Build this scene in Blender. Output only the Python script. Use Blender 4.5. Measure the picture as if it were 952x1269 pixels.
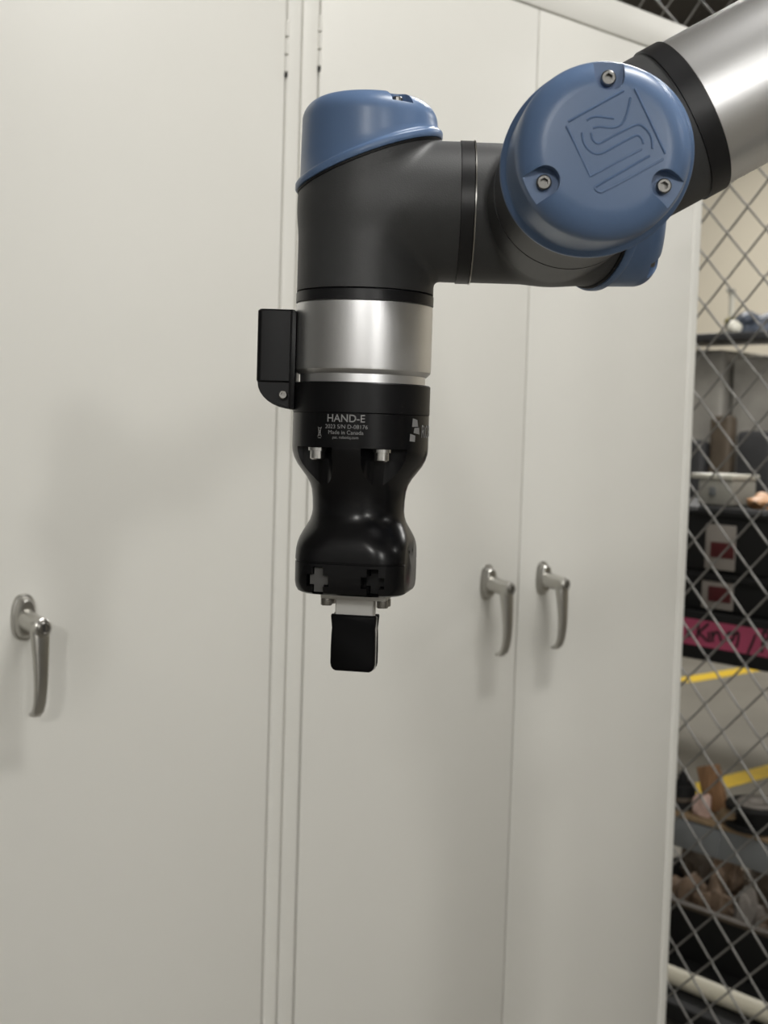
import bpy, bmesh, math, random
from mathutils import Vector, Matrix
random.seed(7)
for o in list(bpy.data.objects): bpy.data.objects.remove(o)
SC = bpy.context.scene; COL = SC.collection
PI = math.pi; R_ = math.radians

# ------------------------------------------------------------------ camera
FPX, W, H = 1600.0, 952, 1269
CZ = 1.29                                     # eye height above the floor
PITCH, ROLL = math.atan(98 / FPX), 0.0305
fwd = Vector((0, math.cos(PITCH), -math.sin(PITCH)))
up0 = Vector((0, math.sin(PITCH), math.cos(PITCH)))
rt0 = Vector((1, 0, 0))
RT = rt0 * math.cos(ROLL) + up0 * math.sin(ROLL)
UP = -rt0 * math.sin(ROLL) + up0 * math.cos(ROLL)
CAMP = Vector((0, 0, CZ))
cam = bpy.data.cameras.new('camera'); camo = bpy.data.objects.new('camera', cam); COL.objects.link(camo)
cam.sensor_width = 36; cam.sensor_fit = 'AUTO'; cam.lens = FPX / H * 36
M = Matrix((RT, UP, -fwd)).transposed().to_4x4(); M.translation = CAMP
camo.matrix_world = M
cam.clip_start = 0.02
cam.dof.use_dof = True; cam.dof.focus_distance = 0.66; cam.dof.aperture_fstop = 17
SC.camera = camo

# ------------------------------------------------------------------ world, lamps, exposure
SC.view_settings.view_transform = 'Standard'; SC.view_settings.look = 'None'
SC.view_settings.gamma = 1; SC.view_settings.use_curve_mapping = False
SC.view_settings.exposure = 0.0
wd = bpy.data.worlds.new('world'); SC.world = wd; wd.use_nodes = True
wd.node_tree.nodes['Background'].inputs[0].default_value = (1.0, 0.99, 0.97, 1)
wd.node_tree.nodes['Background'].inputs[1].default_value = 0.25

def lamp(x, y, z, sx, sy, power, rz=0, col=(1.0, 0.985, 0.95), spread=180):
    l = bpy.data.lights.new('ceiling_or_fill_lamp', 'AREA'); l.shape = 'RECTANGLE'; l.size = sx; l.size_y = sy
    l.energy = power; l.color = col; l.spread = R_(spread)
    o = bpy.data.objects.new('ceiling_or_fill_lamp', l); COL.objects.link(o)
    o.location = (x, y, z); o.rotation_euler = (0, 0, rz)
    return o
D = Vector((0.752545, 0.658540, 0))           # along the cabinet fronts, away to the right
N = Vector((0.658540, -0.752545, 0))          # out of the cabinet fronts
def strip(s, m, z, power, sx=1.2, sy=0.3): p = D * s + N * m; return lamp(p.x, p.y, z, sx, sy, power, R_(41))
def bulb(s, m, z, power, r=0.15):
    l = bpy.data.lights.new('hanging_lamp', 'POINT'); l.shadow_soft_size = r; l.energy = power; l.color = (1.0, 0.985, 0.95)
    o = bpy.data.objects.new('hanging_lamp', l); COL.objects.link(o); p = D * s + N * m; o.location = (p.x, p.y, z); return o
strip(1.15, 0.05, 3.35, 48)                   # strip lamp over the robot cell
bulb(-2.6, 9.0, 3.4, 420, 0.30)                     # hall lamps behind the camera
bulb(-4.6, 4.3, 3.5, 290, 0.25)
bulb(3.2, 3.2, 3.4, 45, 0.2)
strip(3.1, -2.0, 3.45, 50)                    # added fill lamps, unseen, brightening the wall and goods beyond the fence
strip(5.4, -4.2, 3.45, 85)
strip(5.6, -0.6, 3.45, 50)

# ------------------------------------------------------------------ frames and helpers
Z = Vector((0, 0, 1))
MF = -1.3393                                  # cabinet front plane
def P(s, m, z): return D * s + N * m + Z * (z + CZ)      # z counted from eye height
def ray(x, y): return fwd + RT * ((x - W / 2) / FPX) - UP * ((y - H / 2) / FPX)
def on_s(x, y, s):                            # point on a plane parallel to the cabinet side
    r = ray(x, y); q = r * (s / r.dot(D)); return q.dot(N), q.z
def on_m(x, y, m):
    r = ray(x, y); q = r * (m / r.dot(N)); return q.dot(D), q.z
def on_floor(x, y):
    r = ray(x, y); q = r * (-CZ / r.z); return q.dot(D), q.dot(N)

WL = {}
def empty(name, loc, label=None, cat=None, group=None):
    o = bpy.data.objects.new(name, None); COL.objects.link(o); o.location = loc; o.empty_display_size = 0.02
    WL[o.name] = Vector(loc)
    if label: tag(o, label, cat, group)
    return o
def tag(o, label=None, cat=None, group=None, kind=None):
    if label: o['label'] = label
    if cat: o['category'] = cat
    if group: o['group'] = group
    if kind: o['kind'] = kind
    return o
def finish(bm, name, m, parent=None, mat4=None, smooth=35, recenter=True):
    if mat4 is not None: bmesh.ops.transform(bm, matrix=mat4, verts=bm.verts)
    bmesh.ops.recalc_face_normals(bm, faces=bm.faces)
    c = Vector((0, 0, 0))
    if recenter and len(bm.verts):
        xs = [v.co for v in bm.verts]
        c = Vector([(min(v[i] for v in xs) + max(v[i] for v in xs)) / 2 for i in range(3)])
        bmesh.ops.translate(bm, verts=bm.verts, vec=-c)
    me = bpy.data.meshes.new(name); bm.to_mesh(me); bm.free()
    return link(me, name, m, parent, c, smooth)
def link(me, name, m, parent, c, smooth=35):
    if smooth:
        me.polygons.foreach_set('use_smooth', [True] * len(me.polygons)); me.set_sharp_from_angle(angle=R_(smooth))
    me.materials.clear(); me.materials.append(MAT[m])
    o = bpy.data.objects.new(name, me); COL.objects.link(o)
    WL[o.name] = c.copy()
    if parent is not None:
        o.parent = parent; o.location = c - WL[parent.name]
    else: o.location = c
    return o
def frame(o, x, y, z):
    m = Matrix((x, y, z)).transposed().to_4x4(); m.translation = o; return m
FR = lambda s, m, z: frame(P(s, m, z), D, -N, Z)          # local x along D, y into the cabinet, z up

# bmesh shapes ------------------------------------------------------
def box(bm, a, b, bev=0, seg=2, mat4=None):
    a, b = Vector(a), Vector(b)
    r = bmesh.ops.create_cube(bm, size=1)
    vs = r['verts']
    bmesh.ops.scale(bm, vec=[abs(b[i] - a[i]) for i in range(3)], verts=vs)
    bmesh.ops.translate(bm, vec=(a + b) / 2, verts=vs)
    if bev:
        es = list({e for v in vs for e in v.link_edges})
        rr = bmesh.ops.bevel(bm, geom=es, offset=bev, segments=seg, affect='EDGES', profile=0.5)
        vs = [v for v in bm.verts if v.is_valid and v in set(rr['verts']) | set(x for x in vs if x.is_valid)]
    if mat4 is not None: bmesh.ops.transform(bm, matrix=mat4, verts=vs)
    return vs
def loft(bm, rings, cap0=True, cap1=True, closed=True):
    vr = [[bm.verts.new(p) for p in r] for r in rings]
    n = len(vr[0])
    for i in range(len(vr) - 1):
        for k in range(n if closed else n - 1):
            bm.faces.new((vr[i][k], vr[i][(k + 1) % n], vr[i + 1][(k + 1) % n], vr[i + 1][k]))
    if cap0: bm.faces.new(list(reversed(vr[0])))
    if cap1: bm.faces.new(vr[-1])
    return vr
def circ(r, z, n=64, cx=0, cy=0, za=0):
    return [Vector((cx + r * math.cos(2 * PI * k / n), cy + r * math.sin(2 * PI * k / n), z + za * math.cos(2 * PI * k / n))) for k in range(n)]
def lathe(bm, prof, n=64, cx=0, cy=0):
    return loft(bm, [circ(r, z, n, cx, cy) for r, z in prof])
def tube(bm, pts, r, n=8, caps=True):
    pts = [Vector(p) for p in pts]; rad = r if isinstance(r, (list, tuple)) else [r] * len(pts)
    rings = []; ref = None
    for i, p in enumerate(pts):
        t = (pts[min(i + 1, len(pts) - 1)] - pts[max(i - 1, 0)]).normalized()
        if ref is None:
            ref = t.orthogonal().normalized()
        ref = (ref - t * ref.dot(t)).normalized(); b = t.cross(ref)
        rings.append([p + (ref * math.cos(2 * PI * k / n) + b * math.sin(2 * PI * k / n)) * rad[i] for k in range(n)])
    loft(bm, rings, caps, caps)
def rsq(a, b, r, z, q=9, rot=0):
    pts = []
    for cx, cy, a0 in ((a - r, b - r, 0), (-(a - r), b - r, 90), (-(a - r), -(b - r), 180), (a - r, -(b - r), 270)):
        for k in range(q):
            t = R_(a0 + 90 * k / (q - 1)) ; t2 = t
            pts.append(Vector((cx + r * math.cos(t2), cy + r * math.sin(t2), z)))
    if rot:
        c, s = math.cos(rot), math.sin(rot)
        pts = [Vector((p.x * c - p.y * s, p.x * s + p.y * c, p.z)) for p in pts]
    return pts
def prism(bm, poly, z0, z1):
    loft(bm, [[Vector((x, y, z0)) for x, y in poly], [Vector((x, y, z1)) for x, y in poly]])
def boolean(bm, cutters, op='DIFFERENCE'):
    """bm and cutters (bmeshes) -> new bmesh"""
    def ob(b):
        bmesh.ops.recalc_face_normals(b, faces=b.faces)
        me = bpy.data.meshes.new('tmp'); b.to_mesh(me); b.free(); o = bpy.data.objects.new('tmp', me); COL.objects.link(o); return o
    a = ob(bm); cs = [ob(c) for c in cutters]
    for c in cs:
        md = a.modifiers.new('b', 'BOOLEAN'); md.operation = op; md.object = c; md.solver = 'EXACT'
    dg = bpy.context.evaluated_depsgraph_get(); dg.update()
    me = bpy.data.meshes.new_from_object(a.evaluated_get(dg))
    out = bmesh.new(); out.from_mesh(me)
    for o in [a] + cs:
        mm = o.data; bpy.data.objects.remove(o); bpy.data.meshes.remove(mm)
    bpy.data.meshes.remove(me)
    return out
def text_bm(body, size, bold=0.0):
    cu = bpy.data.curves.new('t', 'FONT'); cu.body = body; cu.size = size; cu.align_x = 'CENTER'; cu.align_y = 'CENTER'; cu.offset = bold
    o = bpy.data.objects.new('t', cu); COL.objects.link(o)
    dg = bpy.context.evaluated_depsgraph_get(); dg.update()
    me = bpy.data.meshes.new_from_object(o.evaluated_get(dg))
    b = bmesh.new(); b.from_mesh(me)
    bpy.data.objects.remove(o); bpy.data.curves.remove(cu); bpy.data.meshes.remove(me)
    return b

# ------------------------------------------------------------------ materials
MAT = {}
def mat(name, col, rough=0.5, metal=0.0, spec=0.5, noise=0.0, nscale=20, bump=0.0, bscale=300, stretch=None, coat=0.0, trans=0.0, col2=None, aniso=0):
    m = bpy.data.materials.new(name); m.use_nodes = True; nt = m.node_tree; b = nt.nodes['Principled BSDF']
    b.inputs['Base Color'].default_value = (*col, 1); b.inputs['Roughness'].default_value = rough
    b.inputs['Metallic'].default_value = metal; b.inputs['Specular IOR Level'].default_value = spec
    b.inputs['Coat Weight'].default_value = coat; b.inputs['Transmission Weight'].default_value = trans
    tc = nt.nodes.new('ShaderNodeTexCoord'); mp = nt.nodes.new('ShaderNodeMapping')
    nt.links.new(tc.outputs['Object'], mp.inputs[0])
    if stretch: mp.inputs['Scale'].default_value = stretch
    if noise or col2:
        n = nt.nodes.new('ShaderNodeTexNoise'); n.inputs['Scale'].default_value = nscale; n.inputs['Detail'].default_value = 5
        nt.links.new(mp.outputs[0], n.inputs[0])
        r = nt.nodes.new('ShaderNodeMix'); r.data_type = 'RGBA'
        c2 = col2 if col2 else tuple(c * (1 - noise) for c in col)
        r.inputs[6].default_value = (*col, 1); r.inputs[7].default_value = (*c2, 1)
        ra = nt.nodes.new('ShaderNodeMapRange'); ra.inputs[1].default_value = .35; ra.inputs[2].default_value = .65
        nt.links.new(n.outputs['Fac'], ra.inputs[0]); nt.links.new(ra.outputs[0], r.inputs[0])
        nt.links.new(r.outputs[2], b.inputs['Base Color'])
    if bump:
        n2 = nt.nodes.new('ShaderNodeTexNoise'); n2.inputs['Scale'].default_value = bscale; n2.inputs['Detail'].default_value = 3
        nt.links.new(mp.outputs[0], n2.inputs[0])
        bp = nt.nodes.new('ShaderNodeBump'); bp.inputs['Strength'].default_value = bump; bp.inputs['Distance'].default_value = 0.001
        nt.links.new(n2.outputs['Fac'], bp.inputs['Height']); nt.links.new(bp.outputs[0], b.inputs['Normal'])
    MAT[name] = m; return m
mat('cabinet', (0.74, 0.73, 0.685), 0.42, bump=0.05, bscale=500, noise=0.03, nscale=3)
mat('seam', (0.10, 0.10, 0.09), 0.8)  # dark colour standing in for the shade in the door gaps
mat('housing', (0.055, 0.056, 0.058), 0.50, bump=0.12, bscale=1400)
mat('band', (0.010, 0.010, 0.012), 0.38)
mat('gasket', (0.004, 0.004, 0.005), 0.6)
mat('blue', (0.130, 0.210, 0.375), 0.34, bump=0.03, bscale=900)
mat('alu', (0.86, 0.86, 0.87), 0.37, 1.0, bump=0.03, bscale=300, stretch=(8, 8, 0.2))
mat('steel', (0.42, 0.41, 0.39), 0.25, 1.0)
mat('screwsteel', (0.20, 0.195, 0.185), 0.3, 1.0)
mat('boltsteel', (0.72, 0.71, 0.69), 0.22, 1.0)
mat('darksteel', (0.05, 0.05, 0.05), 0.4, 0.6)
mat('black', (0.006, 0.006, 0.007), 0.38, spec=.28)
mat('gloss', (0.005, 0.005, 0.006), 0.25, spec=.32)
mat('rack', (0.09, 0.088, 0.085), 0.5)
mat('rubber', (0.003, 0.003, 0.0035), 0.5, spec=.12)
mat('finger', (0.66, 0.65, 0.62), 0.5, 0.35, bump=0.05, bscale=400)
mat('print', (0.30, 0.30, 0.30), 0.6)
mat('zinc', (0.50, 0.49, 0.46), 0.30, 1.0, bump=0.05, bscale=120)
mat('zincdark', (0.02, 0.02, 0.02), 0.5)
mat('wire', (0.23, 0.225, 0.215), 0.45, 0.75, bump=0.1, bscale=200)
mat('floor', (0.22, 0.205, 0.175), 0.55, noise=0.25, nscale=1.6, bump=0.1, bscale=40)
mat('yellow', (0.78, 0.52, 0.02), 0.5, noise=0.12, nscale=12)
mat('wall', (0.56, 0.51, 0.41), 0.7, noise=0.06, nscale=1.0)
mat('wallside', (0.50, 0.50, 0.49), 0.8, noise=0.06, nscale=1.0)
mat('wallup', (0.055, 0.048, 0.04), 0.8, noise=0.2, nscale=2)
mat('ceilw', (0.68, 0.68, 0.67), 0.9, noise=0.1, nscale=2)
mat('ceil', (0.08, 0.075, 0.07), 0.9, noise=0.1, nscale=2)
mat('shelfblack', (0.010, 0.010, 0.010), 0.6, spec=.25)
mat('beam', (0.19, 0.20, 0.205), 0.4, noise=0.15, nscale=6)
mat('ply', (0.30, 0.21, 0.12), 0.7, noise=0.3, nscale=14, stretch=(1, 6, 1))
mat('wood', (0.36, 0.20, 0.10), 0.6, noise=0.4, nscale=18, stretch=(8, 8, 1))
mat('card', (0.26, 0.18, 0.12), 0.8, noise=0.35, nscale=12)
mat('paper', (0.27, 0.245, 0.22), 0.7, noise=0.1, nscale=20)
mat('red', (0.07, 0.005, 0.007), 0.5)
mat('pink', (0.42, 0.065, 0.135), 0.6, noise=0.1, nscale=10)
mat('ink', (0.008, 0.006, 0.008), 0.6)
mat('greyplastic', (0.36, 0.35, 0.31), 0.5, noise=0.1, nscale=9)
mat('wrap', (0.42, 0.40, 0.36), 0.22, noise=0.35, nscale=5, bump=0.9, bscale=16)
mat('darkcrate', (0.05, 0.05, 0.052), 0.5, noise=0.3, nscale=7)
mat('browncrate', (0.11, 0.085, 0.06), 0.6, noise=0.3, nscale=7)
mat('navy', (0.06, 0.075, 0.105), 0.6, noise=0.4, nscale=9)
mat('whitep', (0.60, 0.58, 0.50), 0.4)
mat('olive', (0.20, 0.17, 0.05), 0.5)
mat('orange', (0.62, 0.33, 0.16), 0.5, noise=0.25, nscale=14)
mat('skinpink', (0.60, 0.42, 0.36), 0.5, noise=0.2, nscale=12)
mat('pipe', (0.66, 0.62, 0.50), 0.45)

# ------------------------------------------------------------------ the room
def room_box(name, a, b, m, kind='structure', label=None):
    bm = bmesh.new(); box(bm, a, b)
    o = finish(bm, name, m, None, frame(Vector((0, 0, 0)), D, -N, Z), smooth=0)
    tag(o, label, None, None, kind); return o
# local axes: x along D, y = -N
S0, S1, Y0, Y1 = -9.0, 7.2, -13.0, 7.0
room_box('floor', (S0, Y0, -0.1), (S1, Y1, 0), 'floor')
room_box('wall_back', (S1, Y0, 0), (S1 + 0.1, Y1, 3.35), 'wall')
room_box('trim_1', (S1, Y0, 3.35), (S1 + 0.1, Y1, 3.95), 'wallup')
room_box('wall_left', (S0 - 0.1, Y0, 0), (S0, Y1, 3.95), 'wallside')
room_box('wall_front', (S0, Y0 - 0.1, 0), (S1, Y0, 3.95), 'wallside')
room_box('wall_right', (S0, Y1, 0), (S1, Y1 + 0.1, 3.95), 'wallside')
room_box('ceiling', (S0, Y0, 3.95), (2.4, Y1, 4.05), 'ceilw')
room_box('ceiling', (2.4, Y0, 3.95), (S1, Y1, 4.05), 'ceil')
def stripe(p, q, w, label):
    a = Vector((*on_floor(*p), 0)); b = Vector((*on_floor(*q), 0)); t = (b - a).normalized(); sd = Vector((-t.y, t.x, 0)) * w / 2
    a = a - t * 0.0
    bm = bmesh.new(); vs = [bm.verts.new(D * v.x + N * v.y + Z * 0.0005) for v in (a - sd, b - sd, b + sd, a + sd)]
    f = bm.faces.new(vs); r = bmesh.ops.extrude_face_region(bm, geom=[f])
    bmesh.ops.translate(bm, vec=(0, 0, 0.001), verts=[v for v in r['geom'] if isinstance(v, bmesh.types.BMVert)])
    return tag(finish(bm, 'floor_line', 'yellow', None, smooth=0), label, 'floor marking')
stripe((843, 844), (934, 829), 0.12, 'farther thin yellow line painted on the grey floor beyond the fence')
stripe((850, 982), (985, 947), 0.11, 'nearer thick yellow line painted on the grey floor beyond the fence')

# ------------------------------------------------------------------ cabinets
ZT, ZD, ZB = 0.692, 0.636, -CZ               # top, door top, floor (from eye height)
DEPTH = 0.46
def lever_handle(s, z, parent):
    # escutcheon
    F_ = FR(s, MF, z)
    bm = bmesh.new()
    def oval(a, b, y):
        return [Vector((a * math.copysign(abs(math.cos(t)) ** 0.8, math.cos(t)), y, b * math.copysign(abs(math.sin(t)) ** 0.8, math.sin(t)))) for t in [2 * PI * k / 36 for k in range(36)]]
    loft(bm, [oval(.0145, .0265, 0.0005), oval(.0145, .0265, -.003), oval(.0135, .0255, -.0045), oval(.0120, .0235, -.005), oval(.0112, .022, -.010), oval(.009, .019, -.0125)])
    esc = finish(bm, 'escutcheon', 'zinc', parent, F_)
    # neck + lever
    bm = bmesh.new()
    st = []                                    # (y out, z, half width, half thick, direction angle)
    neck = [(-.010, -.002, .0105, .013), (-.020, -.003, .0098, .0115), (-.034, -.005, .0098, .0110), (-.046, -.006, .0102, .0112), (-.0505, -.006, .0098, .0108), (-.0515, -.006, .0085, .0095)]
    loft(bm, [[Vector((a * math.cos(t), y, zz + b * math.sin(t))) for t in [2 * PI * k / 28 for k in range(28)]] for y, zz, a, b in neck])
    path = [(-.040, .000, .0100, .0070), (-.0425, -.012, .0103, .0072), (-.0440, -.026, .0096, .0066), (-.0455, -.042, .0085, .0058), (-.0465, -.058, .0078, .0052), (-.0465, -.074, .0072, .0048), (-.0450, -.088, .0068, .0044), (-.0415, -.098, .0066, .0040), (-.0360, -.1035, .0062, .0034), (-.0300, -.1045, .0056, .0026), (-.0275, -.1045, .004, .0015)]
    rings = []
    for i, (y, zz, a, b) in enumerate(path):
        y0, z0 = path[max(i - 1, 0)][:2]; y1, z1 = path[min(i + 1, len(path) - 1)][:2]
        t = Vector((0, y1 - y0, z1 - z0)).normalized(); nrm = Vector((0, -t.z, t.y))
        rings.append([Vector((0, y, zz)) + Vector((1, 0, 0)) * (a * math.copysign(abs(math.cos(q)) ** .6, math.cos(q))) + nrm * (b * math.copysign(abs(math.sin(q)) ** .6, math.sin(q))) for q in [2 * PI * k / 20 for k in range(20)]])
    loft(bm, rings)
    lev = finish(bm, 'handle_lever', 'zinc', parent, F_)
    bm = bmesh.new()
    def ring_y(r, y, n=24): return [Vector((r * math.cos(2 * PI * k / n), y, -.006 + r * math.sin(2 * PI * k / n))) for k in range(n)]
    loft(bm, [ring_y(.0068, -.0510), ring_y(.0068, -.0530), ring_y(.0060, -.0535), ring_y(.0052, -.0522)])
    finish(bm, 'lock_cylinder', 'steel', parent, F_)
    bm = bmesh.new(); box(bm, (-.0011, -.0532, -.0100), (.0011, -.0515, -.0020), 0.0004)
    finish(bm, 'keyhole', 'zincdark', parent, F_)
def hinge(s, z0, z1, parent):
    n = 3; L = (z1 - z0) / n
    for k in range(n):
        bm = bmesh.new(); rr = 0.0030
        lathe(bm, [(rr * .5, k * L + .0008), (rr, k * L + .0018), (rr, (k + 1) * L - .0018), (rr * .5, (k + 1) * L - .0008)], 14)
        finish(bm, 'hinge_knuckle', 'cabinet', parent, FR(s, MF + 0.0006, z0))
    bm = bmesh.new(); lathe(bm, [(.0016, -.005), (.0022, -.004), (.0024, 0.0), (.0014, .001)], 12)
    finish(bm, 'hinge_pin', 'darksteel', parent, FR(s, MF + 0.0006, z0))
def cabinet(s0, s1, dl, sm, dr, label, handles, hinges):
    t = empty('storage_cabinet', P((s0 + s1) / 2, MF - DEPTH / 2, ZB), label, 'cabinet')
    # carcass: sides, back, top, bottom, face frame
    bm = bmesh.new(); g = 0.0006
    box(bm, (s0 + g, 0, 0), (s0 + .012, DEPTH, ZT - ZB), .0015); box(bm, (s1 - .012, 0, 0), (s1 - g, DEPTH, ZT - ZB), .003, 3)
    box(bm, (s0 + .012, DEPTH - .004, 0), (s1 - .012, DEPTH, ZT - ZB)); box(bm, (s0 + .01, 0.0, ZT - ZB - .012), (s1 - .01, DEPTH, ZT - ZB), .003)
    finish(bm, 'carcass', 'cabinet', t, FR(0, MF, ZB))
    bm = bmesh.new()
    box(bm, (s0 + .0015, -.0005, 0), (dl - .0015, .02, ZT - ZB - .001), .002); finish(bm, 'frame_stile', 'cabinet', t, FR(0, MF, ZB))
    bm = bmesh.new()
    box(bm, (dr + .0015, -.0005, 0), (s1 - .0008, .02, ZT - ZB - .001), .004, 3); finish(bm, 'frame_stile', 'cabinet', t, FR(0, MF, ZB))
    bm = bmesh.new()
    box(bm, (dl - .002, -.0004, ZD - ZB + .0025), (dr + .002, .02, ZT - ZB - .001), .002); finish(bm, 'frame_rail', 'cabinet', t, FR(0, MF, ZB))
    bm = bmesh.new()
    box(bm, (dl - .002, -.0004, 0), (dr + .002, .02, .075), .002); finish(bm, 'frame_rail', 'cabinet', t, FR(0, MF, ZB))
    bm = bmesh.new(); box(bm, (dl - .01, .0145, .05), (dr + .01, .018, ZD - ZB + .01)); finish(bm, 'gap_shade_sheet', 'seam', t, FR(0, MF, ZB))  # dark sheet added behind the doors so the gaps look shaded
    bm = bmesh.new(); box(bm, (s0 + .013, .02, 1.0), (s1 - .013, DEPTH - .005, 1.02)); finish(bm, 'inner_shelf', 'cabinet', t, FR(0, MF, ZB))
    for i, (a, b) in enumerate(((dl, sm), (sm, dr))):
        bm = bmesh.new()
        box(bm, (a + .0013, -.0008, .08), (b - .0013, .014, ZD - ZB - .0005), .0022, 2)
        dobj = finish(bm, 'door', 'cabinet', t, FR(0, MF, ZB))
        for hs, hz in handles:
            if a < hs < b: lever_handle(hs, hz, dobj)
        e = a if i == 0 else b
        for z0, z1 in hinges: hinge(e, z0, z1, dobj)
    return t
cabinet(1.0105, 1.878, 1.0375, 1.449, 1.853, 'pale off-white steel cabinet beside the chain-link fence, two lever handles at its centre seam', [(1.379, -.217), (1.501, -.217)], [(.466, .532), (-1.17, -1.104)])
cabinet(0.142, 1.0098, 0.169, 0.578, 0.985, 'pale off-white steel cabinet filling the left of the picture, one lever handle in view', [(.516, -.217), (.641, -.217)], [(.448, .514), (-1.17, -1.104)])

# ------------------------------------------------------------------ chain-link fence
SF = 1.935
fm, fz = on_s(893, 466, SF); fm2, fz2 = on_s(933, 526, SF); fm3, fz3 = on_s(932.5, 586, SF)
DH = (fz2 - fz3); DWd = DH * 0.93
fence = empty('chain_link_fence', P(SF, MF - .3, -CZ), 'galvanised chain-link fence along the right side of the cabinets', 'fence')
WR = 0.0019
i0, i1 = -16, 22
def zig(par):
    pts = []; n = 34
    kz0 = int(math.floor((fz + CZ - 0.05) / (DH / 2)))
    z = -kz0 * DH / 2
    k = 0
    nn = int((2.75) / (DH / 2))
    for k in range(nn):
        zz = z + k * DH / 2
        side = ((k + kz0 + par) % 2)
        pts.append(Vector((0, (0 if side == 0 else DWd / 2), zz)))
        nxt = ((k + 1 + kz0 + par) % 2)
        off = -WR * 1.3 if nxt < side else WR * 1.3
        for f in (.12, .5, .88):
            a = (0 if side == 0 else DWd / 2); b = (0 if nxt == 0 else DWd / 2)
            pts.append(Vector((off, a + (b - a) * f, zz + DH / 2 * f)))
    return pts
wm = {}
for par in (0, 1):
    bm = bmesh.new(); tube(bm, zig(par), WR, 8)
    # local: x -> D , y -> N
    bmesh.ops.transform(bm, matrix=frame(Vector((0, 0, 0)), D, N, Z), verts=bm.verts)
    bmesh.ops.recalc_face_normals(bm, faces=bm.faces)
    me = bpy.data.meshes.new('fence_wire'); bm.to_mesh(me); bm.free()
    me.polygons.foreach_set('use_smooth', [True] * len(me.polygons)); me.materials.append(MAT['wire']); wm[par] = me
for i in range(i0, i1):
    o = bpy.data.objects.new('fence_wire', wm[i % 2]); COL.objects.link(o); o.parent = fence
    o.location = P(SF, fm + i * DWd / 2, fz) - fence.location
# posts and rails of the fence, outside the view
for mm in (fm + (i0 - .4) * DWd / 2, fm + (i1 + .4) * DWd / 2):
    bm = bmesh.new(); lathe(bm, [(.024, 0), (.024, 2.72), (.02, 2.74), (.008, 2.75)], 20); finish(bm, 'fence_post', 'wire', fence, FR(SF, mm, -CZ))

# ------------------------------------------------------------------ robot arm
def ring_part(name, m, parent, fr, r0, r1, n=72, bev=.0006):
    pass
CAPX = dict(zc=.0235, za=.0150, top=.0585)
SCREWS = (60, 180, 300)
def housing_bm(side_len, bottom=-.0455, r=.0374, rs=.0376, k=.0038):
    a = bmesh.new(); n = 96
    def zb(d): return [Vector((r * math.cos(2 * PI * q / n), r * math.sin(2 * PI * q / n), CAPX['zc'] + d + CAPX['za'] * math.cos(2 * PI * q / n))) for q in range(n)]
    loft(a, [circ(r, bottom, n), zb(.0015)])
    b = bmesh.new(); rings = []
    for x in (0.004, side_len):
        rings.append([Vector((x, rs * math.cos(2 * PI * (q + .5) / n), rs * math.sin(2 * PI * (q + .5) / n))) for q in range(n)])
    loft(b, rings)
    a = boolean(a, [b], 'UNION')
    # one continuous casting: voxel remesh, then project onto the smooth union of both tubes
    me = bpy.data.meshes.new('t'); a.to_mesh(me); a.free(); o = bpy.data.objects.new('t', me); COL.objects.link(o)
    md = o.modifiers.new('r', 'REMESH'); md.mode = 'VOXEL'; md.voxel_size = .0013
    dg = bpy.context.evaluated_depsgraph_get(); dg.update()
    m2 = bpy.data.meshes.new_from_object(o.evaluated_get(dg)); out = bmesh.new(); out.from_mesh(m2)
    bpy.data.objects.remove(o); bpy.data.meshes.remove(me); bpy.data.meshes.remove(m2)
    def f(p):
        fa = math.hypot(p.x, p.y) - r
        fb = math.sqrt(p.y * p.y + p.z * p.z + min(p.x, 0) ** 2) - rs
        h = max(k - abs(fa - fb), 0) / k
        return min(fa, fb) - h * h * k * .25
    e = 1e-5; eps = .0014
    for v in out.verts:
        p = v.co
        top = CAPX['zc'] + .0015 + CAPX['za'] * p.x / r
        if p.z < bottom + eps: p.z = bottom; 
        if p.x > side_len - eps: p.x = side_len
        if p.z > top - eps and p.x < .036: continue
        if (p.z == bottom and math.hypot(p.x, p.y) < r - .0016) or (p.x == side_len and math.hypot(p.y, p.z) < rs - .0016): continue
        for _ in range(4):
            d = f(p)
            if abs(d) > .004: break
            g = Vector((f(p + Vector((e, 0, 0))) - d, f(p + Vector((0, e, 0))) - d, f(p + Vector((0, 0, e))) - d)) / e
            if p.z == bottom: g.z = 0
            if p.x == side_len: g.x = 0
            L = g.length
            if L < .2: break
            p = p - g * (d / (L * L))
        v.co = p
    return out
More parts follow.
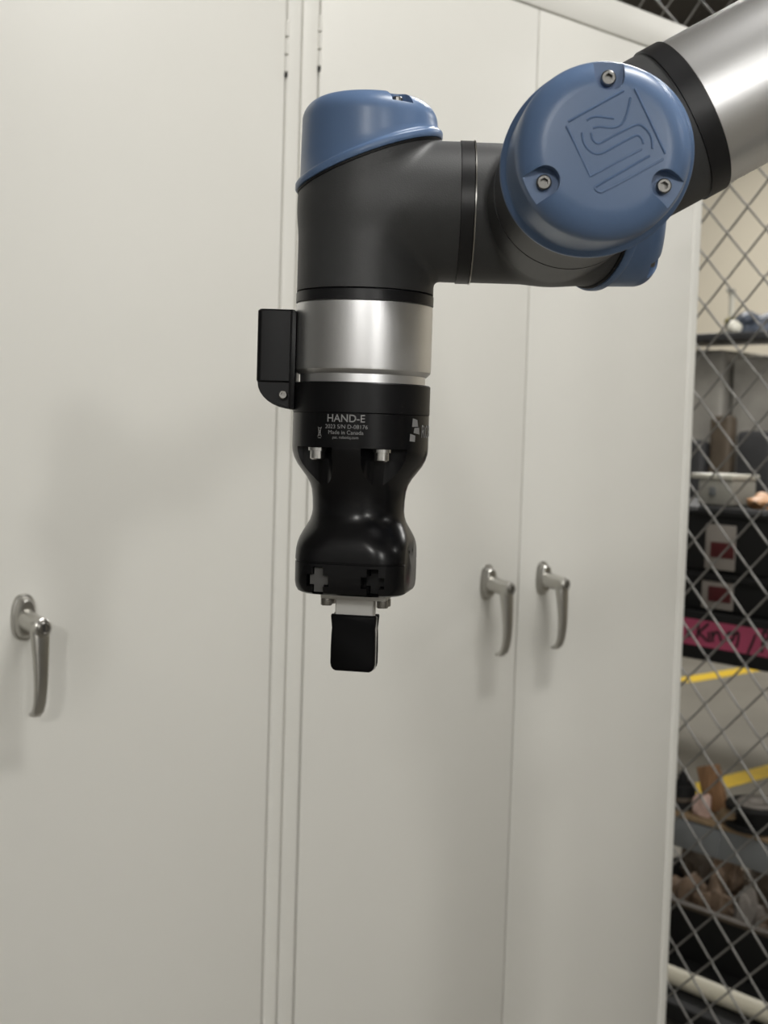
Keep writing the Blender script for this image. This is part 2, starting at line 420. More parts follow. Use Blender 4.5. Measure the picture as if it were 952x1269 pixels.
def cap_bm(base=.0):
    n = 120; zc, za, zt = CAPX['zc'], CAPX['za'], CAPX['top']
    bm = bmesh.new()
    def rg(r, d): return [Vector((r * math.cos(2 * PI * k / n), r * math.sin(2 * PI * k / n), zc + d + za * math.cos(2 * PI * k / n))) for k in range(n)]
    rings = [rg(.0380, 0), rg(.0394, .0002), rg(.0398, .0010), rg(.0398, .0034), rg(.0393, .0042), rg(.0384, .0047), rg(.0376, .0053), rg(.0373, .0060)]
    f = .0125
    z0 = zt - f
    lo = rings[-1]
    for k in (0.33, .66):
        rings.append([Vector((p.x * (1 - .012 * k), p.y * (1 - .012 * k), p.z + (z0 - p.z) * k)) for p in lo])
    R0 = .0373 * .988
    for q in range(0, 13):
        t = PI / 2 * q / 12
        rings.append(circ(R0 - f * (1 - math.cos(t)), z0 + f * .97 * math.sin(t), n))
    rings += [circ(.016, zt - .0002, n), circ(.006, zt, n)]
    loft(bm, rings)
    cut = []
    for a in SCREWS:
        c = bmesh.new(); ca, sa = math.cos(R_(a)), math.sin(R_(a))
        # U-shaped pocket open to the rim
        poly = []
        rr = .0062; cx = .0285
        for k in range(15):
            t = PI / 2 + PI * k / 14
            poly.append((cx + rr * math.cos(t), rr * math.sin(t)))
        poly += [(cx + .02, -rr * 1.05), (cx + .02, rr * 1.05)]
        prism(c, [(x * ca - y * sa, x * sa + y * ca) for x, y in poly], zt - .0070, zt + .02)
        cut.append(c)
    return boolean(bm, cut)
def screw_bm(r=.0031, h=.0034):
    bm = bmesh.new(); n = 24
    prof = [(r, 0), (r, h - .0005), (r - .0005, h)]
    rings = [circ(a, z, n) for a, z in prof]
    hexr = [(.55 * r, h), (.52 * r, h - .0020)]
    for a, z in hexr:
        rings.append([Vector((a * math.cos(2 * PI * k / n) / math.cos((2 * PI * k / n) % (PI / 3) - PI / 6) * .9, a * math.sin(2 * PI * k / n) / math.cos((2 * PI * k / n) % (PI / 3) - PI / 6) * .9, z)) for k in range(n)])
    loft(bm, rings); return bm
arm = empty('industrial_robot', P(0, 0, 0), 'grey and blue jointed robot arm with bare aluminium forearm reaching in from upper right', 'robot arm')
J6 = Vector((-.0140, .7150, .1212 + CZ)); X_ = Vector((1, 0, 0)); Y_ = Vector((0, 1, 0))
tl = R_(0.7); U4 = Vector((0, -math.cos(tl), -math.sin(tl)))          # first wrist axis, towards the camera
J5 = Vector((.0863, .7150, .1212 + CZ))
fa = R_(30.0); FA = (X_ * math.cos(fa) + X_.cross(U4) * -math.sin(fa))
FA = (X_ * math.cos(fa) + U4.cross(X_) * math.sin(fa))
J4 = J5 + U4 * 0.123
arm.location = J4 + FA * .392 + X_ * .25 - Z * .3; WL[arm.name] = arm.location.copy()
F2 = frame(J6, X_, Y_, Z)
F1 = frame(J5, U4, X_.cross(U4), X_)
F0 = frame(J4, FA, U4.cross(FA), U4)
def cap_set(fr, lab):
    c = finish(cap_bm(), 'joint_cap', 'blue', arm, fr, 40); c['label'] = lab
    for a in SCREWS:
        s = screw_bm(); bmesh.ops.translate(s, verts=s.verts, vec=(.0285 * math.cos(R_(a)), .0285 * math.sin(R_(a)), CAPX['top'] - .0071))
        finish(s, 'screw', 'screwsteel', c, fr)
    bm = bmesh.new(); n = 96
    def zg(r, d): return [Vector((r * math.cos(2 * PI * k / n), r * math.sin(2 * PI * k / n), CAPX['zc'] + d + CAPX['za'] * math.cos(2 * PI * k / n))) for k in range(n)]
    loft(bm, [zg(.0384, -.0012), zg(.0386, -.0001)])
    finish(bm, 'gasket', 'gasket', c, fr)
    return c
h = finish(housing_bm(.0491), 'wrist_housing', 'housing', arm, F2, 30)
h = finish(housing_bm(0.123 - .0465, bottom=-.0438), 'wrist_housing', 'housing', arm, F1, 30)
h = finish(housing_bm(.0435, r=.0374, rs=.0352), 'elbow_end_housing', 'housing', arm, F0, 30)
cap_set(F2, 'slant-edged blue cap on top of the vertical joint'); cap_set(F1, 'blue cap partly hidden behind the round front joint')
capf = cap_set(F0, 'round blue cap facing the camera with an engraved line emblem')
def band(fr, prof, name, m, n=96):
    bm = bmesh.new(); lathe(bm, prof, n); return finish(bm, name, m, arm, fr, 30)
# black seal rings
band(F2, [(.0371, -.0520), (.0377, -.0516), (.0377, -.0466), (.0372, -.0462), (.0360, -.0455)], 'seal_ring', 'band')
band(F1, [(.0368, -.0512), (.0382, -.0510), (.0382, -.0443), (.0360, -.0438)], 'seal_ring', 'band')
band(F1, [(.0376, -.0441), (.0386, -.0439), (.0386, -.0432), (.0376, -.0430)], 'bright_ring', 'steel')
band(F0, [(.0362, -.0467), (.0368, -.0465), (.0368, -.0456), (.0362, -.0454)], 'seal_ring', 'gasket')
FS = frame(J4, U4, FA.cross(U4) * -1, FA); FS = frame(J4, U4, FA.cross(U4), FA)
band(FS, [(.0345, .0433), (.0360, .0436), (.0360, .0528), (.0345, .0534)], 'seal_ring', 'band')
band(FS, [(.0340, .0532), (.0348, .0535), (.0348, .33), (.03, .332)], 'forearm_tube', 'alu')
# tool flange (bare aluminium)
band(F2, [(.0330, -.0968), (.0345, -.0966), (.0345, -.0905), (.0355, -.0902), (.0374, -.0880), (.0375, -.0870), (.0375, -.0526), (.0370, -.0520), (.034, -.0519)], 'tool_flange', 'alu')
# the rest of the robot, out of frame: elbow, upper arm, shoulder, base on its pedestal
EL = J4 + FA * .392; SCL = Matrix.Scale(1.15, 4)
def big(fr): return fr @ SCL
finish(housing_bm(.06, r=.0374, rs=.0364), 'elbow_housing', 'housing', arm, big(frame(EL, -FA, U4.cross(-FA), U4)), 30)
finish(cap_bm(), 'joint_cap', 'blue', arm, big(frame(EL, -FA, U4.cross(-FA), U4)), 40)
ua = R_(-55); UA = X_ * math.cos(ua) + U4.cross(X_) * math.sin(ua); EU = EL - U4 * .115; SH = EU + UA * .425
finish(housing_bm(.07), 'elbow_housing', 'housing', arm, big(frame(EU, UA, (-U4).cross(UA), -U4)), 30)
finish(cap_bm(), 'joint_cap', 'blue', arm, big(frame(EU, UA, (-U4).cross(UA), -U4)), 40)
bm = bmesh.new(); lathe(bm, [(.04, .07), (.042, .072), (.042, .35), (.04, .352)], 64); finish(bm, 'upper_arm_tube', 'alu', arm, frame(EU, -U4, UA.cross(-U4), UA), 30)
finish(housing_bm(.075), 'shoulder_housing', 'housing', arm, big(frame(SH, -UA, (-U4).cross(-UA), -U4)), 30)
finish(cap_bm(), 'joint_cap', 'blue', arm, big(frame(SH, -UA, (-U4).cross(-UA), -U4)), 40)
BS = SH + U4 * .125
bm = bmesh.new(); tube(bm, [SH + U4 * .045, BS], .052, 48); finish(bm, 'shoulder_link', 'housing', arm)
bm = bmesh.new(); lathe(bm, [(.075, -.155), (.075, -.14), (.06, -.135), (.058, -.06), (.056, .05), (.045, .07), (.02, .075)], 64); finish(bm, 'base', 'housing', arm, frame(BS, X_, Y_, Z), 30)
pz = BS.z - .156
ped = empty('robot_pedestal', Vector((BS.x, BS.y, 0)), 'grey steel pedestal carrying the robot base, right of the picture', 'pedestal')
bm = bmesh.new(); box(bm, (-.07, -.07, .015), (.07, .07, pz - .012), .006); finish(bm, 'column', 'beam', ped, Matrix.Translation((BS.x, BS.y, 0)))
bm = bmesh.new(); box(bm, (-.1, -.1, pz - .012), (.1, .1, pz), .002); finish(bm, 'top_plate', 'beam', ped, Matrix.Translation((BS.x, BS.y, 0)))
bm = bmesh.new(); box(bm, (-.2, -.2, 0), (.2, .2, .015), .002); finish(bm, 'floor_plate', 'beam', ped, Matrix.Translation((BS.x, BS.y, 0)))
# engraved emblem on the front cap: raised ribs, drawn in cap coordinates
def emb(px):
    k = 1 / 5.95 * .531 / FPX; c, s = math.cos(R_(-28.2)), math.sin(R_(-28.2))
    out = []
    for x, y in px:
        dx, dy = (x - 380) * k, -(y - 540) * k
        out.append(Vector((dx * c - dy * s, dx * s + dy * c, CAPX['top'] - .0001)))
    return out
def smooth_line(p, it=2):
    for _ in range(it):
        q = [p[0]]
        for a, b in zip(p, p[1:]): q += [a * .75 + b * .25, a * .25 + b * .75]
        q.append(p[-1]); p = q
    return p
lines = [([(95, 360), (495, 140)], 0), ([(80, 392), (258, 755), (632, 558)], 0), ([(575, 125), (805, 592)], 0), ([(690, 605), (300, 825), (290, 838), (310, 860), (345, 872), (790, 630)], 1),
         ([(230, 352), (262, 328), (310, 322), (360, 332), (425, 338)], 2), ([(275, 408), (320, 395), (380, 405), (440, 405), (490, 375), (520, 310), (545, 190)], 2),
         ([(262, 440), (268, 490), (310, 525), (360, 500), (560, 392), (620, 378), (680, 430), (708, 490), (710, 555)], 2),
         ([(195, 440), (205, 520), (270, 592), (330, 595), (390, 565), (560, 470), (605, 455), (635, 485), (643, 522)], 2)]
for px, it in lines:
    bm = bmesh.new(); tube(bm, smooth_line(emb(px), it), .00050, 8); finish(bm, 'emblem_rib', 'blue', capf, F0)

# ------------------------------------------------------------------ gripper
PHI = R_(-10.5)
GZ = CZ
G0 = frame(Vector((-.0142, .7150, CZ)), X_, Y_, Z)                                     # z from eye height
GR = G0 @ Matrix.Rotation(PHI, 4, 'Z')
grip = empty('robot_gripper', Vector((-.0142, .7150, CZ - .135)), 'black parallel gripper hanging from the arm with two closed rubber-padded fingers', 'gripper')
bm = bmesh.new(); lathe(bm, [(.0345, .0098), (.0373, .0099), (.0377, .0103), (.0377, .0255), (.0371, .0262), (.033, .0263)], 96)
finish(bm, 'coupling', 'black', grip, G0)
# body: round top, narrow waist, square foot
body = bmesh.new()
pf = [(-.0005, .0), ]
secs = [(.0101, .0370, .0370), (.0097, .0376, .0376), (-.0085, .0376, .0376), (-.0110, .0374, .0374), (-.0145, .0364, .0364), (-.0180, .0346, .0346), (-.0215, .0320, .0320), (-.0250, .0293, .0293), (-.0285, .0273, .0273), (-.0320, .0262, .0262), (-.0370, .0256, .0256), (-.0430, .0254, .0254), (-.0460, .0257, .0252), (-.0490, .0265, .0250), (-.0520, .0279, .0245), (-.0550, .0293, .0235), (-.0580, .0304, .0222), (-.0610, .0311, .0208), (-.0640, .0315, .0196), (-.0680, .0316, .0188), (-.0698, .0316, .0186), (-.0701, .0311, .0182), (-.0706, .0311, .0182), (-.0709, .0316, .0186), (-.0815, .0315, .0184), (-.0848, .0309, .0180), (-.0869, .0298, .0172), (-.0878, .0281, .0160)]
loft(body, [rsq(a, a, r, z, 17) for z, a, r in secs])
cut = []
for a in (-90 - 32.5, -90 + 32.5, 90 - 32.5, 90 + 32.5):
    c = bmesh.new(); lathe(c, [(.0148, -.046), (.0148, -.0085)], 48, .0418 * math.cos(R_(a)), .0418 * math.sin(R_(a))); cut.append(c)
def cross_poly(cx, cz, w, h, t):
    a, b, s = w / 2, h / 2, t / 2
    return [(cx + x, cz + z) for x, z in ((-s, -b), (s, -b), (s, -s), (a, -s), (a, s), (s, s), (s, b), (-s, b), (-s, s), (-a, s), (-a, -s), (-s, -s))]
for cx in (-.0150, .0150):
    for sg in (-1, 1):
        c = bmesh.new(); prism(c, cross_poly(cx, -.0800, .0125, .0150, .0062), .018, .05)
        # prism axis z -> local y
        bmesh.ops.transform(c, matrix=Matrix(((1, 0, 0, 0), (0, 0, sg, 0), (0, 1, 0, 0), (0, 0, 0, 1))), verts=c.verts); cut.append(c)
for yy in (-.006, .005):
    c = bmesh.new(); lathe(c, [(.0011, -.02), (.0011, .02)], 14)
    bmesh.ops.transform(c, matrix=Matrix.Translation((.0303, yy, -.0645)) @ Matrix.Rotation(PI / 2, 4, 'Y'), verts=c.verts); cut.append(c)
for sg in (-1, 1):                             # flat machined flanks
    c = bmesh.new(); box(c, (sg * .0303, -.05, -.10), (sg * .05, .05, -.0575)); cut.append(c)
body = boolean(body, cut)
gb = finish(body, 'gripper_body', 'gloss', grip, GR, 32)
# rack bars in the slots
for cx, dep, m in ((-.0150, -.0272, 'rack'), (.0150, -.0215, 'shelfblack'), (-.0150, .0262, 'rack'), (.0150, .0262, 'rack')):
    bm = bmesh.new(); prism(bm, cross_poly(cx, -.0798, .0098, .0132, .0052), -abs(dep), -.0185)
    sg = -1 if dep > 0 else 1
    bmesh.ops.transform(bm, matrix=Matrix(((1, 0, 0, 0), (0, 0, sg, 0), (0, 1, 0, 0), (0, 0, 0, 1))), verts=bm.verts)
    finish(bm, 'rack_bar', m, gb, GR, 20)
for a in (-90 - 32.5, -90 + 32.5, 90 - 32.5, 90 + 32.5):
    bm = bmesh.new(); n = 24; r = .0042
    lathe(bm, [(.0052, -.0088), (.0052, -.0105), (r, -.0106), (r, -.0146), (r - .0007, -.0152), (.0022, -.0152), (.0020, -.0135)], n, .0325 * math.cos(R_(a)), .0325 * math.sin(R_(a)))
    finish(bm, 'bolt', 'boltsteel', grip, GR)
# connector box on the left, with curved foot and screw
bm = bmesh.new(); rings = []
def boxsec(z, sh=0): return [Vector((p.x * 1 - .0470, p.y + .006, z)) for p in rsq(.0105 - sh, .0170 - sh, .0028, 0, 6)]
loft(bm, [boxsec(.0258, .0008), boxsec(.0266), boxsec(.0642), boxsec(.0652, .0010)])
cb = finish(bm, 'connector_box', 'black', grip, G0)
bm = bmesh.new(); poly = [(-.0360, .0262), (-.0572, .0262)]
for k in range(9):
    t = PI + (PI / 2) * k / 8
    poly.append((-.0372 + .0196 * math.cos(t), .0258 + .0145 * math.sin(t)))
poly += [(-.0380, .0113)]
loft(bm, [[Vector((x, -.0095, z)) for x, z in poly], [Vector((x, .0200, z)) for x, z in poly]])
finish(bm, 'connector_foot', 'black', grip, G0, 30)
bm = bmesh.new(); box(bm, (-.0395, -.0120, .0112), (-.0362, .02, .0645), .001); finish(bm, 'connector_rib', 'black', grip, G0)
s = screw_bm(.0024, .0036); bmesh.ops.transform(s, matrix=Matrix.Translation((-.0425, -.0095, .0190)) @ Matrix.Rotation(PI / 2, 4, 'X') , verts=s.verts)
finish(s, 'screw', 'steel', grip, G0)
# fingers: base plate, aluminium blade, rubber pad, screws
for sg in (-1, 1):
    fb = bmesh.new()
    y0, y1 = sg * .0075, sg * .0006
    box(fb, (-.0185, min(y0, y1) , -.0925), (.0185, max(y0, y1), -.0872), .0005, 1)
    fo = finish(fb, 'finger', 'finger', grip, GR)
    bm = bmesh.new(); box(bm, (-.0108, min(sg * .0042, sg * .0006), -.128), (.0108, max(sg * .0042, sg * .0006), -.0910), .0006, 1)
    finish(bm, 'finger_blade', 'finger', fo, GR)
    for x in (-.0158, .0158):
        bm = bmesh.new(); lathe(bm, [(.0030, -.0965), (.0033, -.0960), (.0033, -.0924)], 16, x, sg * .0040); finish(bm, 'screw', 'steel', fo, GR)
    # pad: outline in x-z with a slightly waisted top, rounded bottom corners
    half = [(.0125, -.1012), (.0128, -.1022), (.0124, -.1060), (.0121, -.1090), (.0123, -.1120), (.0125, -.1200), (.0125, -.1285), (.0120, -.1306), (.0110, -.1320), (.0095, -.1327)]
    out = [(-x, z) for x, z in half][::-1] + half if False else half + [(-x, z) for x, z in half][::-1]
    bm = bmesh.new()
    lay = [(.0026, .98), (.0028, 1.0), (.0050, 1.0), (.0057, .985), (.0061, .95)]
    bl_ = bmesh.new(); box(bl_, (-.0121, min(sg * .0026, sg * .0007), -.1318), (.0121, max(sg * .0026, sg * .0007), -.1020), .0005, 1); finish(bl_, 'finger_tip', 'finger', fo, GR)
    loft(bm, [[Vector((x * k, sg * y, -.117 + (z + .117) * k)) for x, z in out] for y, k in lay])
    po = finish(bm, 'finger_pad', 'rubber', fo, GR, 40)
# lettering wrapped on the round top of the body
def wrap_text(body, size, ang, z, bold=0, name='lettering', sx=1.0):
    b = text_bm(body, size, bold); r = .03775
    for v in b.verts:
        t = R_(ang) + v.co.x * sx / r; v.co = Vector((r * math.sin(t), -r * math.cos(t), z + v.co.y))
    return finish(b, name, 'print', gb, G0, 0)
wrap_text('HAND-E', .0056, -11.5, .0068, .00006)
wrap_text('2023 S/N D-08176', .0030, -11.0, .0025, sx=1.02)
wrap_text('Made in Canada', .0030, -11.3, -.0005, sx=1.0)
wrap_text('pat. robotiq.com', .0021, -11.3, -.0031, sx=1.0)
b = text_bm('ROBOTIQ', .0096, .00008); r = .03775; xm = min(v.co.x for v in b.verts)
for v in b.verts:
    t = R_(61.5) + (v.co.x - xm) * .80 / r; v.co = Vector((r * math.sin(t), -r * math.cos(t), .0010 + v.co.y))
finish(b, 'lettering', 'print', gb, G0, 0)
def wrap_poly(pts, name):
    bm = bmesh.new(); r = .03775
    bm.faces.new([bm.verts.new((r * math.sin(R_(a)), -r * math.cos(R_(a)), z)) for a, z in pts])
    return finish(bm, name, 'print', gb, G0, 0)
wrap_poly([(48.0, .0082), (54.0, .0074), (55.5, .0038), (47.5, .0036)], 'emblem_block')
wrap_poly([(50.5, .0031), (56.8, .0034), (58.0, -.0003), (49.5, .0004)], 'emblem_block')
wrap_poly([(45.5, -.0001), (52.0, -.0010), (51.5, -.0043), (45.0, -.0040)], 'emblem_block')
# crossed-out bin mark
def wrap_line(p, w, name='bin_mark'):
    (a0, z0), (a1, z1) = p; r = .03775; bm = bmesh.new()
    x0, x1 = R_(a0) * r, R_(a1) * r; dx, dz = x1 - x0, z1 - z0; L = math.hypot(dx, dz); nx, nz = -dz / L * w, dx / L * w
    vs = [bm.verts.new((r * math.sin(x / r), -r * math.cos(x / r), z)) for x, z in ((x0 - nx, z0 - nz), (x1 - nx, z1 - nz), (x1 + nx, z1 + nz), (x0 + nx, z0 + nz))]
    bm.faces.new(vs); return bm
mk = bmesh.new()
for p in (((-35.8, .0022), (-32.2, -.0030)), ((-32.2, .0022), (-35.8, -.0030)), ((-35.6, .0016), (-32.6, .0016)), ((-35.2, .0016), (-34.8, -.0022)), ((-33.0, .0016), (-33.3, -.0022)), ((-34.8, -.0022), (-33.3, -.0022)), ((-35.6, -.0036), (-32.6, -.0036))):
    t = wrap_line(p, .00016); me = bpy.data.meshes.new('t'); t.to_mesh(me); t.free(); mk.from_mesh(me); bpy.data.meshes.remove(me)
finish(mk, 'bin_mark', 'print', gb, G0, 0)

# ------------------------------------------------------------------ storage rack beyond the fence
SR = 2.45
def smz(x, y, s): m, z = on_s(x, y, s); return m, z
def fbox(name, s0, s1, m0, m1, z0, z1, m, parent=None, bev=.003):
    bm = bmesh.new(); box(bm, (s0, -m1, z0), (s1, -m0, z1), bev)
    return finish(bm, name, m, parent, frame(Vector((0, 0, CZ)), D, -N, Z))
mL = smz(835, 790, SR)[0] - .60; mR = smz(952, 790, SR)[0] + .35
zu0 = smz(900, 824, SR)[1]; zu1 = smz(900, 763, SR)[1]
zl0 = smz(900, 1069, SR)[1]; zl1 = smz(900, 1030, SR)[1]; zl2 = zl1 + .012
rack = empty('storage_rack', P(SR + .25, (mL + mR) / 2, -CZ), 'dark open storage rack behind the chain-link fence, grey beam at its lower shelf', 'rack')
for mm in (mL, mR - .04):
    for ss in (SR + .02, SR + .46):
        fbox('rack_post', ss, ss + .04, mm, mm + .04, -CZ, -.15, 'shelfblack', rack)
fbox('upper_shelf', SR, SR + .5, mL, mR, zu0, zu1, 'shelfblack', rack)
fbox('shelf_beam', SR, SR + .04, mL, mR, zl0, zl1, 'beam', rack, .006)
fbox('beam_bracket', SR - .004, SR + .0, smz(835, 1040, SR)[0], smz(892, 1050, SR)[0], zl0 + .004, zl1 - .004, 'beam', rack, .001)
fbox('lower_shelf', SR - .004, SR + .075, mL, mR, zl1, zl2, 'ply', rack)
fbox('bottom_shelf', SR - .13, SR + .5, mL, mR, -CZ + .02, -CZ + .06, 'shelfblack', rack)
# pink tape with handwriting
za, zb_ = smz(900, 773, SR)[1], smz(900, 806, SR)[1]
tp = fbox('pink_tape', SR - .0016, SR - .0004, mL + .1, mR - .02, zb_, za, 'pink', None, 0)
tag(tp, 'pink tape strip with black handwriting on the shelf edge behind the fence', 'tape')
strokes = [[(132, 880), (128, 925), (122, 968)], [(195, 878), (165, 905), (130, 935), (155, 955), (188, 990)], [(196, 930), (196, 960), (202, 998)], [(215, 925), (219, 960), (222, 995)], [(221, 960), (238, 930), (256, 932), (266, 960), (276, 992)],
           [(352, 940), (325, 932), (308, 955), (318, 985), (345, 985), (358, 945), (385, 925), (382, 985), (368, 1030)], [(492, 945), (470, 1000), (440, 1068)], [(540, 920), (536, 990), (530, 1062)], [(540, 925), (575, 935), (570, 975), (540, 985), (585, 1050)],
           [(60, 915), (84, 930), (70, 965), (60, 930)]]
for st in strokes:
    pts = []
    for x, y in st:
        m, z = smz(840 + x / 5.08, 600 + y / 5.08, SR - .0018); pts.append(P(SR - .0018, m, z))
    bm = bmesh.new(); tube(bm, smooth_line(pts, 1), .0036, 6)
    # flatten against the tape
    for v in bm.verts:
        k = v.co.dot(D) - (SR - .0018); v.co -= D * k * .85
    finish(bm, 'handwriting', 'ink', tp)
# black drawer bins on the upper shelf
m0, m1 = mL + .35, mR - .05
zA = smz(900, 630, SR + .03)[1]; zM = smz(900, 711, SR + .03)[1]
def bin_(z0, z1, card, redsq, label):
    t = empty('parts_bin', P(SR + .2, (m0 + m1) / 2, z0), label, 'bin', 'black parts bins on the shelf')
    fbox('bin_body', SR + .03, SR + .42, m0, m1, z0, z1, 'shelfblack', t, .006)
    fbox('bin_lip', SR + .022, SR + .031, m0 + .01, m1 - .01, z1 - .02, z1 - .006, 'shelfblack', t, .003)
    a = smz(card[0], card[3], SR + .03); b = smz(card[2], card[1], SR + .03)
    c = fbox('label_card', SR + .0255, SR + .0295, a[0], b[0], a[1], b[1], 'paper', t, .002)
    a = smz(redsq[0], redsq[3], SR + .03); b = smz(redsq[2], redsq[1], SR + .03)
    fbox('red_sticker', SR + .0240, SR + .0254, a[0], b[0], a[1], b[1], 'red', c, .0003)
bin_(zM + .001, zA, (874, 652, 914, 704), (882, 674, 912, 690), 'upper black parts bin with pale label card, behind the fence')
bin_(zu1 + .001, zM, (870, 718, 911, 752), (879, 729, 908, 744), 'lower black parts bin with pale label card, above the pink tape')
# things on top of the bins
def thing_box(name, label, cat, s0, s1, x0, y0, x1, y1, m, bev=.006, zbot=None):
    a = smz(x0, y1, s0); b = smz(x1, y0, s0); z0 = a[1] if zbot is None else zbot
    t = empty(name, P((s0 + s1) / 2, (a[0] + b[0]) / 2, z0), label, cat)
    return t, s0, s1, a[0], b[0], z0, b[1]
t, s0, s1, ma, mb, z0, z1 = thing_box('junction_box', 'small pale grey plastic box with flat lid on top of the black bins', 'box', SR + .10, SR + .20, 864, 595, 908, 628, 'greyplastic', zbot=zA + .001)
fbox('box_body', s0, s1, ma, mb, z0, z1, 'greyplastic', t, .006); fbox('box_lid', s0 - .006, s1 + .006, ma - .018, mb + .004, z1, z1 + .012, 'whitep', t, .003)
fbox('box_latch', s0 - .006, s0, (ma + mb) / 2 - .012, (ma + mb) / 2 + .004, (z0 + z1) / 2 - .008, (z0 + z1) / 2 + .012, 'beam', t, .002)
# orange cloth-like glove at the frame edge
def lump(name, m, c, sx, sm_, sz, seed, label, cat, amp=.25, group=None, sub=3, flat=True, fq=1.7, sm=60):
    random.seed(seed); bm = bmesh.new(); bmesh.ops.create_icosphere(bm, subdivisions=sub, radius=1)
    ph = [Vector([random.uniform(-1, 1) for _ in range(3)]) * 2.4 for _ in range(6)]; pp = [random.uniform(0, 6) for _ in range(6)]
    for v in bm.verts:
        d = sum(math.sin(v.co.dot(p) * fq + q) for p, q in zip(ph, pp)) / 6
        v.co *= 1 + amp * d
        if flat and v.co.z < -.55: v.co.z = -.55
    zmin = min(v.co.z for v in bm.verts)
    for v in bm.verts: v.co = Vector((v.co.x * sx, v.co.y * sm_, (v.co.z - zmin) * sz))
    s, mm, z = c
    return tag(finish(bm, name, m, None, FR(s, mm, z), sm), label, cat, group)
m_, z_ = smz(950, 622, SR + .12); lump('work_glove', 'orange', (SR + .12, m_, zA + .0005), .045, .045, .020, 3, 'orange-tan crumpled glove on the black bins at the right edge', 'glove', .6, None, 3, True, 2.4, 40)
# things on the lower shelf
zs = zl2 + .0005
m_, _ = smz(888, 1015, SR + .05)
bm = bmesh.new(); box(bm, (-.009, -.028, 0), (.009, .028, .105), .003); bmesh.ops.rotate(bm, verts=bm.verts, matrix=Matrix.Rotation(R_(-18), 3, 'X'))
zmn = min(v.co.z for v in bm.verts); bmesh.ops.translate(bm, verts=bm.verts, vec=(0, 0, -zmn))
wb = tag(finish(bm, 'wood_offcut', 'wood', None, FR(SR + .055, m_, zs)), 'brown wood offcut leaning upright on the grey-beamed shelf', 'wood')
m_, _ = smz(870, 1010, SR + .02); lump('crumpled_rag', 'skinpink', (SR + .018, m_, zs), .014, .022, .034, 5, 'pale pink crumpled rag beside the wood offcut', 'rag', .5, None, 3, True, 2.6, 30)
m_, _ = smz(904, 1020, SR + .02); lump('tape_scrap', 'ply', (SR + .014, m_, zs), .012, .020, .024, 9, 'small tan scrap in front of the wood offcut', 'scrap')
m_, _ = smz(850, 1000, SR + .05); t = empty('black_motor', P(SR + .035, m_, zs), 'small black cylinder part on the shelf beside the cabinet', 'machine part')
bm = bmesh.new(); lathe(bm, [(.026, 0), (.030, .004), (.030, .055), (.022, .062), (.012, .064), (.010, .085), (.006, .087)], 32); finish(bm, 'motor_body', 'shelfblack', t, FR(SR + .035, m_, zs))
bm = bmesh.new(); lathe(bm, [(.0306, .02), (.0312, .022), (.0312, .028), (.0306, .03)], 32); finish(bm, 'motor_band', 'browncrate', t, FR(SR + .035, m_, zs))
m_, _ = smz(950, 1010, SR + .08); t = empty('cable_spool', P(SR + .045, m_, zs), 'black spool with pale ring on the lower shelf at the right edge', 'spool')
bm = bmesh.new(); lathe(bm, [(.064, 0), (.070, .004), (.070, .012), (.046, .016), (.046, .040), (.070, .044), (.072, .050), (.068, .055), (.05, .054), (.048, .046)], 48); finish(bm, 'spool_flange', 'shelfblack', t, FR(SR + .045, m_, zs))
bm = bmesh.new(); lathe(bm, [(.047, .044), (.047, .056), (.043, .060), (.022, .058), (.018, .050)], 40); finish(bm, 'spool_ring', 'paper', t, FR(SR + .045, m_, zs))
# open bin of cardboard on the bottom shelf
zbin = smz(900, 1143, SR + .10)[1]; zfl = -CZ + .0605
t = empty('scrap_bin', P(SR + .3, (m0 + m1) / 2, zfl), 'black open bin heaped with brown cardboard scraps under the grey beam', 'bin')
fbox('bin_front', SR + .10, SR + .112, m0, m1, zfl, zbin, 'shelfblack', t); fbox('bin_back', SR + .44, SR + .452, m0, m1, zfl, zbin, 'shelfblack', t)
fbox('bin_side', SR + .112, SR + .44, m0, m0 + .012, zfl, zbin, 'shelfblack', t); fbox('bin_side', SR + .112, SR + .44, m1 - .012, m1, zfl, zbin, 'shelfblack', t)
fbox('bin_floor', SR + .112, SR + .44, m0 + .012, m1 - .012, zfl, zfl + .01, 'shelfblack', t); fbox('bin_rim', SR + .094, SR + .118, m0, m1, zbin, zbin + .010, 'browncrate', t)
spots = [(846, 0, 'card', 'crumpled brown paper wad in the black bin, right beside the cabinet edge'), (884, 0, 'card', 'crumpled brown paper wad in front in the black bin, second from the cabinet edge'), (922, 0, 'paper', 'pale crumpled paper wad among the brown ones in the black bin'), (960, 0, 'card', 'crumpled brown paper wad in the black bin at the right picture edge'),
         (862, 1, 'browncrate', 'dark brown paper wad at the back of the black bin, near the cabinet'), (900, 1, 'card', 'brown paper wad at the back of the black bin, middle of its row'), (938, 1, 'browncrate', 'dark brown paper wad at the back of the black bin, near the right edge')]
for q, (px, row, m, lab) in enumerate(spots):
    mx = smz(px, 1110, SR + .17 + .16 * row)[0]
    lump('crumpled_paper', m, (SR + .185 + .16 * row, mx, zbin - .065 + .02 * row), .050, .038, .070, 40 + q, lab, 'paper', .75, 'crumpled paper in the black bin', 3, True, 3.0, 20)
fbox('bin_insert', SR + .112, SR + .44, m0 + .012, m1 - .012, zbin - .075, zbin - .066, 'browncrate', t, .001)
a = smz(838, 1212, SR + .06); b = smz(975, 1236, SR + .06)
bm = bmesh.new(); tube(bm, [P(SR - .050, a[0] - .1, zfl + .0215), P(SR - .050, mR - .05, zfl + .0215)], .021, 24)
tag(finish(bm, 'plastic_pipe', 'pipe', None), 'cream plastic pipe lying along the bottom shelf', 'pipe')

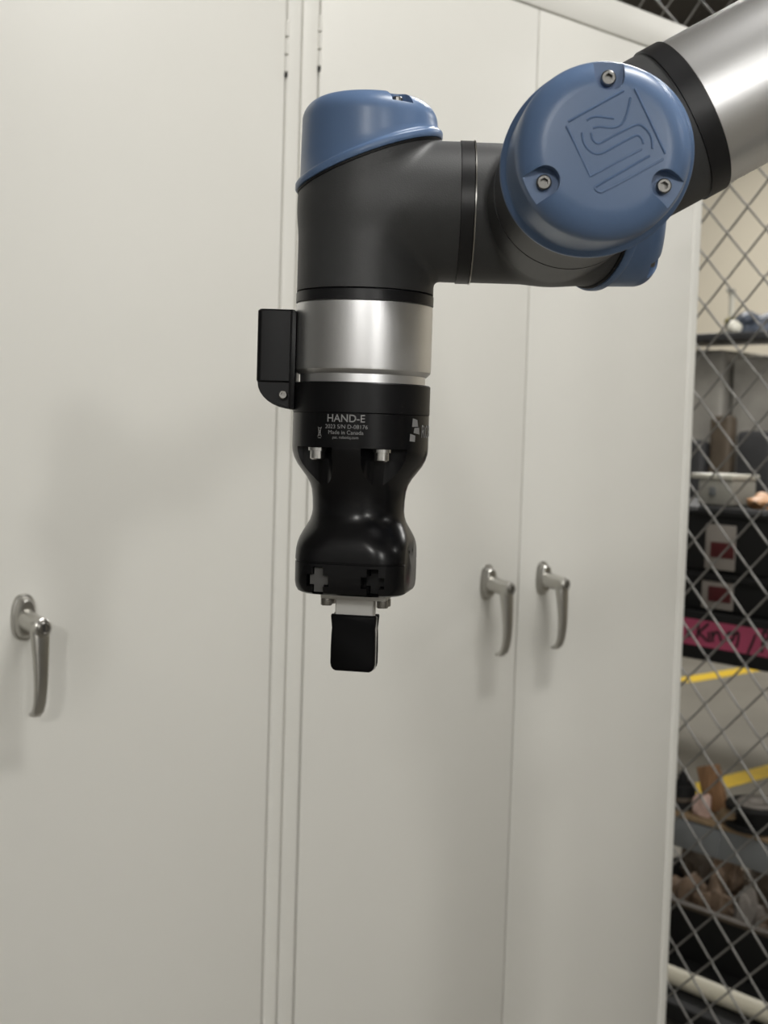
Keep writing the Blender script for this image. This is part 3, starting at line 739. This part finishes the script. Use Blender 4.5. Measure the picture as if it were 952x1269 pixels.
# ------------------------------------------------------------------ farther rack with wrapped goods
SB = 4.1
bl = smz(835, 409, SB)[0] - .5; br = smz(952, 409, SB)[0] + .6
zbm = smz(900, 416, SB)[1]
r2 = empty('far_rack', P(SB + .3, (bl + br) / 2, -CZ), 'far shelving frame with one dark beam above wrapped goods', 'rack')
for mm in (bl, br - .05):
    for ss in (SB, SB + .7): fbox('rack_post', ss, ss + .05, mm, mm + .05, -CZ, zbm + .02, 'shelfblack', r2)
fbox('shelf_beam', SB, SB + .05, bl, br, zbm - .016, zbm + .012, 'darkcrate', r2)
fbox('shelf_deck', SB + .05, SB + .30, bl, br, zbm - .012, zbm + .010, 'darkcrate', r2)
fbox('lower_deck', SB, SB + .75, bl, br, -.46, -.42, 'darkcrate', r2)
def back_box(name, label, cat, x0, y0, x1, y1, m, s=SB, dep=.4, zb=None):
    a = smz(x0, y1, s); b = smz(x1, y0, s)
    bm = bmesh.new(); z0 = a[1] if zb is None else zb
    random.seed(hash(label) % 999 if False else len(label)); sx, sy, sz = dep, abs(b[0] - a[0]), b[1] - z0
    box(bm, (0, -sy / 2, 0), (dep, sy / 2, sz), .02, 3)
    bmesh.ops.subdivide_edges(bm, edges=bm.edges, cuts=3, use_grid_fill=True)
    for v in bm.verts:
        k = math.sin(v.co.y * 40 + v.co.z * 17) * .006 + math.sin(v.co.z * 55 + v.co.y * 9) * .005
        if v.co.z > .02: v.co += Vector((k, k * .6, k * .4))
    return tag(finish(bm, name, m, None, FR(s, (a[0] + b[0]) / 2, z0), 60), label, cat)
zd = -.4195
back_box('wrapped_bale', 'grey plastic-wrapped bale beside the cabinet edge, under the far beam', 'bundle', 838, 432, 897, 600, 'wrap', SB + .10, .4, zd)
back_box('wrapped_bale', 'grey plastic-wrapped bale at the right picture edge, under the far beam', 'bundle', 902, 440, 985, 560, 'wrap', SB + .10, .4, zd)
back_box('storage_crate', 'dark grey crate in front of the wrapped bales, nearest the cabinet', 'crate', 836, 545, 872, 640, 'darkcrate', SB - .0 + .005, .06, zd)
back_box('storage_crate', 'brownish crate between two dark crates before the wrapped bales', 'crate', 873, 515, 905, 640, 'browncrate', SB + .005, .06, zd)
back_box('storage_crate', 'dark grey crate in front of the wrapped bales at the right edge', 'crate', 907, 535, 958, 640, 'darkcrate', SB + .005, .06, zd)
zt_ = zbm + .0105
m_, _ = smz(938, 400, SB + .15); lump('folded_tarp', 'navy', (SB + .15, m_, zt_ + .002), .10, .09, .055, 11, 'dark blue crumpled tarp on the far beam', 'tarp', .5, None, 3, True, 2.6, 30)
m_, _ = smz(909, 402, SB + .05); lump('white_bag', 'whitep', (SB + .06, m_, zt_ + .002), .03, .03, .030, 13, 'small white bag beside the blue tarp on the far beam', 'bag')
m_, _ = smz(906, 400, SB + .2); t = empty('spray_bottle', P(SB + .2, m_, zt_), 'pale upright tube with olive collar standing on the far beam', 'bottle')
bm = bmesh.new(); lathe(bm, [(.018, 0), (.018, .05), (.010, .055), (.011, .16), (.013, .17), (.004, .172)], 20); finish(bm, 'bottle_tube', 'whitep', t, FR(SB + .2, m_, zt_))
bm = bmesh.new(); lathe(bm, [(.020, .035), (.024, .040), (.024, .07), (.016, .078)], 20); finish(bm, 'bottle_collar', 'olive', t, FR(SB + .2, m_, zt_))
bm = bmesh.new(); box(bm, (-.03, -.008, .172), (.012, .008, .188), .003); finish(bm, 'bottle_nozzle', 'greyplastic', t, FR(SB + .2, m_, zt_))
